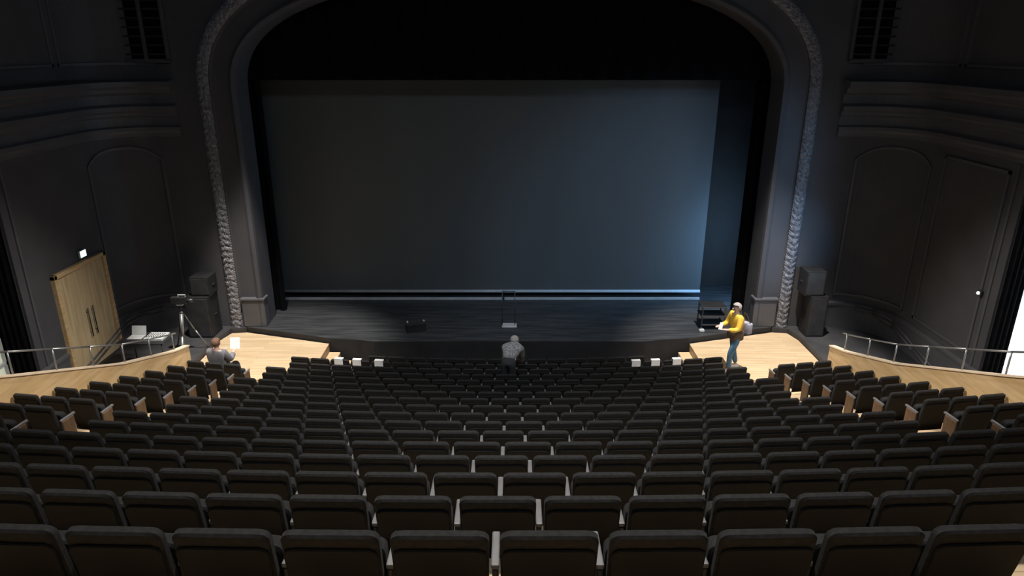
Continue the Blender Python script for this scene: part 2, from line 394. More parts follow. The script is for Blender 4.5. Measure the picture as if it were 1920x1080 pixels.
for sx, nm in ((-1, 'left'), (1, 'right')):
    path = wall_path(sx); Sx = path_s(path); L = Sx[-1]
    bm = bmesh.new()
    sweep(bm, path, [(0, -8.6), (0, 5.0), (-.25, 5.0), (-.25, -8.6)])
    # over the opening, and on to the back of the hall
    x0, x1 = sorted((sx*9.9, sx*10.3))
    box(bm, x0, x1, 9.2, 12.99, -1.9+Z0, 5+Z0); box(bm, x0, x1, -5, 9.2, -8.6+Z0, 5+Z0)
    box(bm, *sorted((sx*9.96, sx*10.3)), 12.99, 15.2, -8.6+Z0, 5+Z0)
    tag(link('wall_'+nm, bm, M['wall'], smooth=False), kind='structure')
    bm = bmesh.new()
    ext = path[:-1] + [(sx*9.9, 6.0, -sx, 0)]
    sweep(bm, ext, corn)
    tag(link('trim_%d' % (3 if sx < 0 else 4), bm, M['trim']), 'stepped cornice around the %s side wall' % nm, kind='structure')
    bm = bmesh.new()
    dl = [i for i in range(len(path))]
    plinth = [(0, -7.3), (.05, -7.3), (.05, -6.60), (.08, -6.58), (.08, -6.52), (.02, -6.48), (0, -6.48)]
    if sx < 0:
        sweep(bm, sub_path(path, 0, Sx[-2]+.02, 24), plinth); sweep(bm, sub_path(path, L-.88, L-.0, 2), plinth)
    else: sweep(bm, sub_path(path, 0, L, 30), plinth)
    tag(link('baseboard_'+nm, bm, M['trim']), kind='structure')
    # panel mouldings
    bm = bmesh.new()
    def frame(s0, s1, h0, h1, wd=.06, th=.035, arched=0):
        for a, b in ((s0, s0+wd), (s1-wd, s1)): sweep(bm, sub_path(path, a, b, 2), [(0, h0), (th, h0), (th, h1-arched), (0, h1-arched)])
        sweep(bm, sub_path(path, s0, s1, 10), [(0, h0), (th, h0), (th, h0+wd), (0, h0+wd)])
        if not arched: sweep(bm, sub_path(path, s0, s1, 10), [(0, h1-wd), (th, h1-wd), (th, h1), (0, h1)])
        else:
            n = 14; pth = sub_path(path, s0, s1, n); up = []; 
            for i, (x, y, nx, ny) in enumerate(pth):
                q = -1+2*i/n; z = h1-arched+arched*(1-abs(q)**2.6); up.append((x, y, nx, ny, z))
            rr = [[bm.verts.new(V(x+nx*o, y+ny*o, z+dz)) for o, dz in ((0, -wd), (th, -wd), (th, 0), (0, 0))] for x, y, nx, ny, z in up]
            for a, b in zip(rr, rr[1:]):
                for i in range(4): bm.faces.new((a[i], a[(i+1) % 4], b[(i+1) % 4], b[i]))
    frame(.55, 2.45, -6.3, -2.35, arched=.35)
    if sx > 0: frame(2.9, L-.42, -6.3, -2.35)
    frame(.35, 2.7, -.45, 3.5)
    frame(2.9, L-.42, -.45, 3.5)
    sweep(bm, sub_path(path, L-.26, L-.20, 2), [(0, -7.2), (.03, -7.2), (.03, -2.2), (0, -2.2)])
    tag(link('trim_%d' % (5 if sx < 0 else 6), bm, M['trim']), kind='structure')
    # outside the opening: a daylit window close behind it
    bm = bmesh.new(); box(bm, sx*10.3 if sx > 0 else -11.9, sx*11.9 if sx > 0 else -10.3, 13.0, 13.2, -7.3+Z0, -1.9+Z0); box(bm, *sorted((sx*10.3, sx*11.9)), 9.0, 9.2, -7.3+Z0, -1.9+Z0)
    box(bm, *sorted((sx*9.9, sx*11.9)), 9.0, 13.2, -7.5+Z0, STAGE-.02+Z0); box(bm, *sorted((sx*10.3, sx*11.9)), 9.0, 13.2, -1.9+Z0, -1.7+Z0)
    tag(link('wall_lobby_'+nm, bm, M['wall']), kind='structure')
    nW = 1 if sx < 0 else 2
    t = empty('window_%d' % nW, V(sx*10.75, 11.1, STAGE)); t['kind'] = 'structure'
    t['label'] = ('dim greenish lit glazed screen seen through the left opening', 'blazing white daylight window seen through the right opening')[sx > 0]
    bm = bmesh.new(); xx = sx*10.45 if sx > 0 else sx*10.6
    def rel(b, a0, a1, b0, b1, c0, c1): box(b, *sorted((a0-sx*10.75, a1-sx*10.75)), b0-11.1, b1-11.1, c0-STAGE, c1-STAGE)
    if sx > 0: rel(bm, 10.34, 10.36, 9.3, 12.98, -7.2, -2.4)
    else: rel(bm, -10.60, -10.58, 9.3, 12.95, -7.2, -2.4)
    link('window_glass', bm, M['daylight'] if sx > 0 else M['greenlight'], t)
    bm = bmesh.new()
    if sx < 0:
        for yy in (12.9, 12.45, 12.0, 11.4, 10.6, 9.8): rel(bm, -10.57, -10.50, yy, yy+.06, -7.2, -2.4)
        for hh in (-7.15, -6.75, -6.3, -5.7, -5.0, -4.2, -3.3): rel(bm, -10.57, -10.50, 9.3, 12.96, hh, hh+.06)
    else:
        rel(bm, 10.30, 10.38, 12.95, 12.99, -7.2, -2.4); rel(bm, 10.30, 10.38, 9.3, 12.98, -2.44, -2.36)
    link('window_frame', bm, M['paleplastic'] if sx < 0 else M['wall'], t)
bm = bmesh.new(); box(bm, -10.3, 10.3, -5.2, -5, -2+Z0, 5+Z0)
tag(link('wall_back', bm, M['wall']), kind='structure')
bm = bmesh.new(); box(bm, -10.4, 10.4, -5.2, 21, 5+Z0, 5.2+Z0)
tag(link('ceiling', bm, M['ceiling']), kind='structure')

for sx, nm in ((-1, 'left'), (1, 'right')):  # black sheets added to keep the window-lit reveals of the side openings dark
    bm = bmesh.new(); a = []
    for i in range(23):
        x = sx*(9.93+(10.42-9.93 if sx > 0 else 10.5-9.93)*i/22); yy = 12.93+.03*math.sin(i*1.3)
        a.append([bm.verts.new(V(x, yy, STAGE)), bm.verts.new(V(x, yy, -1.92)), bm.verts.new(V(x, yy+.02, -1.92)), bm.verts.new(V(x, yy+.02, STAGE))])
    for p, q in zip(a, a[1:]):
        for i in range(4): bm.faces.new((p[i], p[(i+1) % 4], q[(i+1) % 4], q[i]))
    bm.faces.new(a[0]); bm.faces.new(a[-1][::-1])
    tag(link('reveal_shade_sheet', bm, M['velvet']), 'black sheet added to shade the far jamb of the %s side opening' % nm, 'curtain')

# louvred grilles above the cornice
for sx, nm in ((-1, 'left'), (1, 'right')):
    t = empty('wall_grille', V(sx*8.62, 17.17, -.35), 0, 'dark louvred grille with a middle bar high on the wall %s of the stage arch' % nm, 'grille', 'wall grilles')
    bm = bmesh.new(); box(bm, -.52, .52, -.03, 0, 0, 3.2); link('backing', bm, M['velvet'], t)
    bm = bmesh.new(); box(bm, -.55, -.47, -.08, 0, 0, 3.2, .008); box(bm, .47, .55, -.08, 0, 0, 3.2, .008); box(bm, -.55, .55, -.08, 0, -.05, .04, .008); link('frame', bm, M['wall'], t)
    bm = bmesh.new(); box(bm, -.04, .04, -.09, -.03, 0, 3.2, .008); link('mullion', bm, M['wall'], t)
    for i in range(15):
        bm = bmesh.new(); box(bm, -.47, .47, -.07, -.03, .12+i*.2, .16+i*.2, mtx=None); link('slat', bm, M['back'], t)

# ------------------------------------------------------------------ door and signs on the left wall
t = empty('door_1', V(-9.9, 14.9, STAGE-.02)); t['kind'] = 'structure'; t['label'] = 'tall oak double door in the left wall'
bm = bmesh.new(); box(bm, -.05, .10, -.98, -.88, 0, 2.52, .01); box(bm, -.05, .10, .88, .98, 0, 2.52, .01); box(bm, -.05, .10, -.98, .98, 2.42, 2.52, .01); link('door_frame', bm, M['wood_panel'], t)
for s in (-1, 1):
    bm = bmesh.new(); y0, y1 = sorted((s*.004, s*.878)); box(bm, -.03, .04, y0, y1, .01, 2.42, .004); lf = link('door_leaf', bm, M['wood_door'], t)
    bm = bmesh.new(); tube(bm, (.09, s*.1, .75), (.09, s*.1, 1.45), .014, 10); tube(bm, (.03, s*.1, .85), (.09, s*.1, .85), .01, 8); tube(bm, (.03, s*.1, 1.35), (.09, s*.1, 1.35), .01, 8)
    link('handle', bm, M['darkmetal'], lf, smooth=True)
t = empty('exit_sign', V(-9.88, 15.1, -4.62), 0, 'small glowing white and green exit sign above the oak door', 'sign')
bm = bmesh.new(); box(bm, 0, .05, -.12, .12, 0, .17, .008); link('housing', bm, M['paleplastic'], t)
bm = bmesh.new(); box(bm, .051, .056, -.105, .105, .012, .158); link('lit_panel', bm, M['sign'], t)
t = empty('wall_lamp', V(9.88, 12.72+.7, -4.95), 0, 'tiny lit lamp on the right wall beside the bright opening', 'lamp')
bm = bmesh.new(); box(bm, -.06, 0, -.05, .05, 0, .12, .01); link('housing', bm, M['darkmetal'], t)
bm = bmesh.new(); ball(bm, (-.07, 0, .06), .035); link('bulb', bm, M['lampglow'], t, smooth=True)
# handrails by the side steps on the walls
for sx, nm in ((-1, 'left'), (1, 'right')):
    t = empty('wall_handrail', V(sx*9.7, 16.0, STAGE), 0, 'dark double handrail fixed low on the %s wall near the stage corner' % nm, 'handrail')
    for q, dz in enumerate((0, .12)):
        bm = bmesh.new(); pts = [(-.55, .85, .62), (-.22, .55, .60), (0, 0, .50), (0, -1.0, .28), (0, -1.9, .1)]
        for a, b in zip(pts, pts[1:]): tube(bm, (sx*a[0], a[1], a[2]+dz), (sx*b[0], b[1], b[2]+dz), .022, 8)
        link('rail', bm, M['trim'], t, smooth=True)
    for (px_, py_, pz_) in ((-.22, .55, .60), (0, -.9, .30)):
        bm = bmesh.new(); tube(bm, (sx*px_, py_, pz_+.14), (sx*(px_+.14), py_+.03, pz_), .014, 8); link('bracket', bm, M['darkmetal'], t)

# ------------------------------------------------------------------ wooden parapets and steel rails beside the seats
PT = [(5.6, -3.05), (7.0, -3.66), (8.6, -4.37), (8.9, -4.50), (9.8, -4.87), (11.5, -5.57), (13.3, -6.16), (13.75, -6.27), (13.95, -6.32)]
def parH(y):
    for a, b in zip(PT, PT[1:]):
        if y <= b[0]: return a[1]+(b[1]-a[1])*(y-a[0])/(b[0]-a[0])
    return PT[-1][1]
for sx, nm in ((-1, 'left'), (1, 'right')):
    t = empty('wooden_parapet', V(sx*7.22, 10, -8.5), 0, 'light oak sloping parapet along the outer side of the %s seat block' % nm, 'parapet')
    bm = bmesh.new()
    def ribbon(bm, x0, x1, dz0, dz1, flo=None):
        rr = []
        for i in range(45):
            y = 5.6+(13.95-5.6)*i/44; h = parH(y); lo = flo if flo is not None else h+dz0
            rr.append([bm.verts.new((sx*x0-sx*7.22, y-10, lo+8.5)), bm.verts.new((sx*x1-sx*7.22, y-10, lo+8.5)), bm.verts.new((sx*x1-sx*7.22, y-10, h+dz1+8.5)), bm.verts.new((sx*x0-sx*7.22, y-10, h+dz1+8.5))])
        for a, b in zip(rr, rr[1:]):
            for i in range(4): bm.faces.new((a[i], a[(i+1) % 4], b[(i+1) % 4], b[i]))
        bm.faces.new(rr[0]); bm.faces.new(rr[-1][::-1])
    ribbon(bm, 7.17, 7.25, 0, -.03, flo=-8.4); link('panel', bm, M['wood_panel'], t)
    bm = bmesh.new(); ribbon(bm, 7.15, 7.27, -.03, .0); link('cap', bm, M['wood_cap'], t)
    t = empty('steel_railing', V(sx*7.21, 10, -6), 0, 'thin steel guard rail standing on the %s oak parapet' % nm, 'railing')
    ys = [13.39-.894*i for i in range(8)]
    bm = bmesh.new()
    pts = [(0, y-10, parH(y)+.36+6) for y in [13.55]+ys]
    for a, b in zip(pts, pts[1:]): tube(bm, a, b, .016, 8)
    link('top_rail', bm, M['metal'], t, smooth=True)
    for y in ys:
        bm = bmesh.new(); tube(bm, (0, y-10, parH(y)+6), (0, y-10, parH(y)+.36+6), .014, 8); link('post', bm, M['metal'], t, smooth=True)

# ------------------------------------------------------------------ theatre seats
TILT = Matrix.Rotation(math.radians(9), 4, 'X')       # backs lean towards the camera
def bm_back():
    bm = bmesh.new(); vs = rounded(bm, .452, .50, .055, .045, z0=0, taper=.97)
    bmesh.ops.transform(bm, matrix=Matrix.Translation((0, .045, .38)) @ TILT, verts=bm.verts[:]); return bm
def bm_shell():
    bm = bmesh.new(); rounded(bm, .436, .50, .016, .05, z0=0, taper=.95)
    bmesh.ops.transform(bm, matrix=Matrix.Translation((0, .023, .30)) @ TILT, verts=bm.verts[:]); return bm
def bm_seat():
    bm = bmesh.new(); rounded(bm, .43, .30, .09, .05, z0=0)
    bmesh.ops.transform(bm, matrix=Matrix.Translation((0, .155, .38)) @ Matrix.Rotation(math.radians(4), 4, 'X'), verts=bm.verts[:]); return bm
def bm_arm(x):
    bm = bmesh.new(); box(bm, x-.020, x+.020, .03, .275, .595, .625, .008, 2); return bm
def bm_stand(x):
    bm = bmesh.new(); box(bm, x-.016, x+.016, -.01, .30, 0, .03, .004); box(bm, x-.014, x+.014, .03, .20, .03, .595, .006); return bm
def bm_end(x, s):
    bm = bmesh.new(); box(bm, x-.012+s*.022, x+.012+s*.022, .03, .23, .08, .60, .006); return bm
def bm_down():
    bm = bmesh.new(); box(bm, -.215, .215, .09, .50, .315, .40, .03, 3); return bm
proto = {}
def me_of(name, bm, m, smooth=False):
    me = bpy.data.meshes.new(name); bmesh.ops.recalc_face_normals(bm, faces=bm.faces[:]); bm.to_mesh(me); bm.free(); me.materials.append(m)
    return me
ME = dict(backrest=me_of('backrest', bm_back(), M['fabric']), back_shell=me_of('back_shell', bm_shell(), M['shell']), seat_cushion=me_of('seat_cushion', bm_seat(), M['fabric']),
          armR=me_of('armrest', bm_arm(.25), M['arm']), standR=me_of('stand', bm_stand(.25), M['stand']),
          armL=me_of('armrest', bm_arm(-.25), M['arm']), standL=me_of('stand', bm_stand(-.25), M['stand']),
          seat_down=me_of('seat_cushion', bm_down(), M['fabric']), endR=me_of('end_panel', bm_end(.25, 1), M['wood_dark']), endL=me_of('end_panel', bm_end(-.25, -1), M['wood_dark']))
XS = -.068
NN = {1: 10, 2: 13, 3: 16, 4: 19, 5: 22, 6: 19, 7: 20, 8: 19, 9: 20, 10: 19, 11: 20, 12: 21, 13: 20, 14: 21, 15: 20, 16: 21, 17: 14}
seats = []
def rowname(k): return 'row nearest the camera' if k == 1 else '%s row from the camera' % ORD[k]
for k, n in NN.items():
    for i in range(n):
        X = (i-(n-1)/2)*P + XS
        lab = 'black theatre seat, %s from the left in the %s' % (ORD[i+1], rowname(k))
        ends = (i == 0, i == n-1)
        seats.append((k, X, lab, ends, ends if k >= 5 else (False, False)))
for sx, nm in ((-1, 'left'), (1, 'right')):
    for k in range(6, 15):
        for i in range(3):
            X = sx*(6.07+i*.435)
            lab = 'black %s of the %s side block, %s side row from the camera' % (('aisle seat', 'middle seat', 'parapet-side seat')[i], nm, ORD[k-5])
            inner = i == 0; outer_ = i == 2
            ends = (inner, outer_) if sx > 0 else (outer_, inner)
            if sx > 0: e2 = (inner, False)
            else: e2 = (False, inner)
            seats.append((k, X, lab, (i == 0, i == 2) if sx > 0 else (i == 2, i == 0), e2))
def seat_dist(s):
    k, X = s[0], s[1]; y = rowY(k, X); return math.sqrt(y*y+Hk(k)**2)*1.0
seats.sort(key=seat_dist)
def place(s):
    k, X = s[0], s[1]
    a = rowA(k, X); y = rowY(k, X)+.03
    return V(X, y, Fk(k)), a
for s in seats[:300]:
    loc, a = place(s)
    t = empty('theatre_seat', loc, a, s[2], 'seat', 'black theatre seats in curved rows')
    k0, X0 = s[0], s[1]
    parts = ['backrest', 'back_shell', 'seat_down' if (k0 == 14 and abs(X0+6.505) < .05) else 'seat_cushion', 'armR', 'standR']
    t.scale = (.865 if abs(X0) > 5.6 else 1, 1, .945)
    if s[3][0]: parts += ['armL', 'standL']
    if s[4][0]: parts += ['endL']
    if s[4][1]: parts += ['endR']
    for p in parts:
        nm = {'armR': 'armrest', 'armL': 'armrest', 'standR': 'stand', 'standL': 'stand', 'endL': 'end_panel', 'endR': 'end_panel'}.get(p, 'seat_cushion' if p == 'seat_down' else p)
        o = bpy.data.objects.new(nm, ME[p]); COL.objects.link(o); o.parent = t
# the farthest seats together
bm = bmesh.new(); mats = [M['fabric'], M['shell'], M['arm'], M['stand'], M['wood_dark']]
mi = {'backrest': 0, 'seat_cushion': 0, 'seat_down': 0, 'back_shell': 1, 'armR': 2, 'armL': 2, 'standR': 3, 'standL': 3, 'endL': 4, 'endR': 4}
for s in seats[300:]:
    k0, X0 = s[0], s[1]
    loc, a = place(s); mt = Matrix.Translation(loc) @ Matrix.Rotation(a, 4, 'Z') @ Matrix.Diagonal((.865 if abs(s[1]) > 5.6 else 1, 1, .945, 1))
    parts = ['backrest', 'back_shell', 'seat_down' if (k0 == 14 and abs(X0+6.505) < .05) else 'seat_cushion', 'armR', 'standR'] + (['armL', 'standL'] if s[3][0] else []) + (['endL'] if s[4][0] else []) + (['endR'] if s[4][1] else [])
    for p in parts:
        n0 = len(bm.verts); f0 = len(bm.faces); bm.from_mesh(ME[p]); bm.verts.ensure_lookup_table(); bm.faces.ensure_lookup_table()
        bmesh.ops.transform(bm, matrix=mt, verts=bm.verts[n0:])
        for f in bm.faces[f0:]: f.material_index = mi[p]
o = link('theatre_seats', bm, mats)
tag(o, 'farthest rows of black theatre seats in front of the stage', 'seats', 'black theatre seats in curved rows', 'stuff')

# reserved papers over the front row backs
def paper(px_, y0_, label):
    u = (px_-955)/1280; k = 16; z = 16.3; X = u*z
    y = rowY(k, X); a = rowA(k, X)
    bm = bmesh.new()
    bm2 = rounded
    vs = box(bm, -.105, .105, -.035, -.031, .76, .915); box(bm, -.105, .105, -.031, .06, .911, .915); box(bm, -.105, .105, .056, .06, .78, .915)
    o = link('paper_sheet', bm, M['paper'], loc=V(X, y-.02, Fk(k)-.045)); o.rotation_euler = (0, 0, a)
    tag(o, label, 'paper', 'white papers on front row seats')
for p_, l_ in ((634, 'white paper folded over a front row seat back, leftmost of all the papers'), (669, 'white paper over a front row seat back, middle one of the left three'),
               (711, 'white paper over a front row seat back, rightmost of the left three'), (1192, 'white paper over a front row seat back, leftmost of the right three'),
               (1229, 'white paper over a front row seat back, middle one of the right three'), (1270, 'white paper folded over a front row seat back, rightmost of all the papers')):
    paper(p_, 672, l_)

# ------------------------------------------------------------------ equipment
def speaker(loc, w_, d_, h_, label, rz=0):
    t = empty('loudspeaker', loc, rz, label, 'speaker')
    bm = bmesh.new(); box(bm, -w_/2, w_/2, -d_/2, d_/2, 0, h_, .012, 2); link('cabinet', bm, M['black'], t)
    bm = bmesh.new(); box(bm, -w_/2+.03, w_/2-.03, -d_/2-.012, -d_/2, .04, h_-.04, .006); link('grille', bm, M['darkmetal'], t)
    for s in (-1, 1):
        bm = bmesh.new(); tube(bm, (s*(w_/2+.012), -.08, h_*.5), (s*(w_/2+.012), .08, h_*.5), .012, 8); link('handle', bm, M['darkmetal'], t)
speaker(V(8.0, 16.7, STAGE-.02), .46, .5, 1.12, 'black bass loudspeaker standing on the floor right of the stage arch')
speaker(V(7.85, 16.75, STAGE-.02+1.12), .50, .5, .66, 'black loudspeaker stacked on the bass cabinet right of the stage arch')
speaker(V(-8.05, 16.7, STAGE-.02), .62, .62, 1.12, 'black bass loudspeaker standing on the floor left of the stage arch')
speaker(V(-7.95, 16.75, STAGE-.02+1.12), .50, .5, .50, 'black loudspeaker stacked on the bass cabinet left of the stage arch')
# stage monitor wedge
t = empty('stage_monitor', V(-2.5, 16.85, STAGE), .3, 'small black wedge monitor lying on the left part of the stage', 'speaker')
bm = bmesh.new(); pr = [(-.16, 0), (.18, 0), (.18, .10), (-.08, .26), (-.16, .22)]
A = [bm.verts.new((-.25, y, z)) for y, z in pr]; B = [bm.verts.new((.25, y, z)) for y, z in pr]
bm.faces.new(A); bm.faces.new(B[::-1])
for i in range(5): bm.faces.new((A[i], A[(i+1) % 5], B[(i+1) % 5], B[i]))
link('cabinet', bm, M['black'], t)
bm = bmesh.new(); box(bm, -.24, -.20, -.03, .03, .24, .29, .005); box(bm, .20, .24, -.03, .03, .20, .27, .005); link('corner_cap', bm, M['paleplastic'], t)
# stand at centre stage
t = empty('light_stand', V(0, 17.15, STAGE), 0, 'thin twin-post stand on a pale base plate at centre stage', 'stand')
bm = bmesh.new(); box(bm, -.20, .20, -.14, .14, 0, .03, .008); link('base_plate', bm, M['paleplastic'], t)
for s in (-1, 1):
    bm = bmesh.new(); tube(bm, (s*.17-.02, 0, .03), (s*.17-.02, 0, 1.0), .012, 8); link('post', bm, M['darkmetal'], t, smooth=True)
bm = bmesh.new(); tube(bm, (-.19, 0, 1.0), (.15, 0, 1.0), .012, 8); link('crossbar', bm, M['darkmetal'], t, smooth=True)
# equipment trolley right of stage
t = empty('equipment_trolley', V(5.45, 17.1, STAGE), 0, 'dark open metal trolley standing at the right side of the stage', 'trolley')
for sx_ in (-1, 1):
    for sy_ in (-1, 1):
        bm = bmesh.new(); tube(bm, (sx_*.3, sy_*.2, .06), (sx_*.3, sy_*.2, .62), .016, 8); ball(bm, (sx_*.3, sy_*.2, .035), .035, u=8, v=6); link('leg', bm, M['darkmetal'], t)
for hh in (.12, .37, .62):
    bm = bmesh.new(); box(bm, -.33, .33, -.23, .23, hh, hh+.025, .006); link('shelf', bm, M['black'], t)
bm = bmesh.new(); box(bm, -.07, .07, -.05, .05, 0, .07, .015); tube(bm, (-.05, 0, .07), (.05, 0, .07), .02, 8)
tag(link('small_device', bm, M['paleplastic'], loc=V(5.12, 16.75, STAGE)), 'small pale device lying on the stage floor before the metal trolley', 'device')

# video camera on a tripod, behind the left parapet
TB = V(-8.05, 15.6, STAGE-.02)
t = empty('tripod', TB, 0, 'grey tripod standing behind the left railing', 'tripod')
bm = bmesh.new(); tube(bm, (0, 0, .75), (0, 0, 1.22), .022, 10); link('centre_column', bm, M['darkmetal'], t, smooth=True)
bm = bmesh.new(); tube(bm, (0, 0, .95), (0, 0, 1.06), .06, 12); link('crown', bm, M['darkmetal'], t, smooth=True)
for (dx, dy, mm, r1) in ((.05, -.42, 'metal', .045), (.42, .22, 'metal', .02), (-.38, .25, 'darkmetal', .02)):
    bm = bmesh.new(); tube(bm, (dx, dy, 0), (dx*.5, dy*.5, .5), r1*.8, 10); tube(bm, (dx*.5, dy*.5, .48), (dx*.08, dy*.08, 1.0), r1, 10)
    lg = link('leg', bm, M[mm], t, smooth=True)
    bm = bmesh.new(); ball(bm, (dx, dy, .02), .035, u=8, v=6); link('foot', bm, M['black'], lg)
t = empty('video_camera', TB+Vector((0, 0, 1.22)), 0, 'dark video camera mounted on the grey tripod', 'camera')
bm = bmesh.new(); box(bm, -.20, .18, -.07, .07, .04, .22, .015, 2); link('body', bm, M['black'], t)
bm = bmesh.new(); tube(bm, (.18, 0, .12), (.33, 0, .12), .05, 14); link('lens', bm, M['darkmetal'], t, smooth=True)
bm = bmesh.new(); box(bm, -.03, .16, -.012, .012, .25, .28, .004); box(bm, -.03, -.01, -.012, .012, .22, .26); box(bm, .14, .16, -.012, .012, .22, .26); link('handle', bm, M['paleplastic'], t)
bm = bmesh.new(); box(bm, -.08, .08, -.06, .06, 0, .04, .01); link('mount_plate', bm, M['paleplastic'], t)
# technician's table with laptop and mixer
t = empty('folding_table', V(-8.55, 14.75, STAGE-.02), .0, 'dark folding table with equipment behind the left railing', 'table')
bm = bmesh.new(); box(bm, -.55, .55, -.35, .35, .70, .73, .008); link('table_top', bm, M['black'], t)
for a in (-1, 1):
    for b in (-1, 1):
        bm = bmesh.new(); tube(bm, (a*.48, b*.28, 0), (a*.48, b*.28, .70), .014, 8); link('leg', bm, M['darkmetal'], t, smooth=True)
t = empty('laptop', V(-8.78, 14.75, STAGE+.71), 0, 'open pale laptop on the left end of the folding table', 'laptop')
bm = bmesh.new(); box(bm, -.17, .17, -.12, .12, 0, .018, .004); link('keyboard_base', bm, M['paleplastic'], t)
bm = bmesh.new(); box(bm, -.17, .17, -.006, .006, 0, .22, .004, mtx=Matrix.Translation((0, .13, .01)) @ Matrix.Rotation(math.radians(-18), 4, 'X')); link('lid', bm, M['paleplastic'], t)
t = empty('mixing_desk', V(-8.28, 14.72, STAGE+.71), 0, 'small grey mixing desk on the right end of the folding table', 'mixer')
bm = bmesh.new(); box(bm, -.22, .22, -.2, .2, 0, .07, .01); link('case', bm, M['paleplastic'], t)
bm = bmesh.new()
for i in range(7):
    box(bm, -.185+i*.055, -.165+i*.055, -.12, -.09, .07, .085)
    for j in range(3): tube(bm, (-.175+i*.055, -.02+j*.06, .07), (-.175+i*.055, -.02+j*.06, .085), .010, 6)
link('controls', bm, M['darkmetal'], t)
# little step lights at the ends of the landings
for (x, y, l) in ((-7.55, 15.0, 'small white step light left of the left landing, the farther of the two'), (-7.5, 14.55, 'small white step light left of the left landing, the nearer of the two'),
                  (7.55, 15.0, 'small white step light right of the right landing, the farther of the two'), (7.5, 14.55, 'small white step light right of the right landing, the nearer of the two')):
    t = empty('step_light', V(x, y, LAND+.0), 0, l, 'lamp', 'step lights beside the landings')
    bm = bmesh.new(); box(bm, -.05, .05, -.05, .05, 0, .10, .01); link('housing', bm, M['darkmetal'], t)
    bm = bmesh.new(); box(bm, -.035, .035, -.06, -.05, .03, .09, .004); link('lens', bm, M['steplight'], t)

# ------------------------------------------------------------------ people
def skin(name, verts, edges, root, m, parent, lev=2):
    me = bpy.data.meshes.new(name); me.from_pydata([v[:3] for v in verts], edges, [])
    o = bpy.data.objects.new(name, me); COL.objects.link(o)
    md = o.modifiers.new('skin', 'SKIN'); md.use_smooth_shade = True
    for i, v in enumerate(verts):
        sv = me.skin_vertices[0].data[i]; r = v[3]; sv.radius = r if isinstance(r, tuple) else (r, r); sv.use_root = (i == root)
    s2 = o.modifiers.new('sub', 'SUBSURF'); s2.levels = lev; s2.render_levels = lev
    bpy.context.view_layer.update()
    dg = bpy.context.evaluated_depsgraph_get(); me2 = bpy.data.meshes.new_from_object(o.evaluated_get(dg), depsgraph=dg)
    bpy.data.objects.remove(o)
    me2.name = name; me2.materials.clear(); me2.materials.append(m)
    for p in me2.polygons: p.use_smooth = True
    o = bpy.data.objects.new(name, me2); COL.objects.link(o); o.parent = parent
    return o
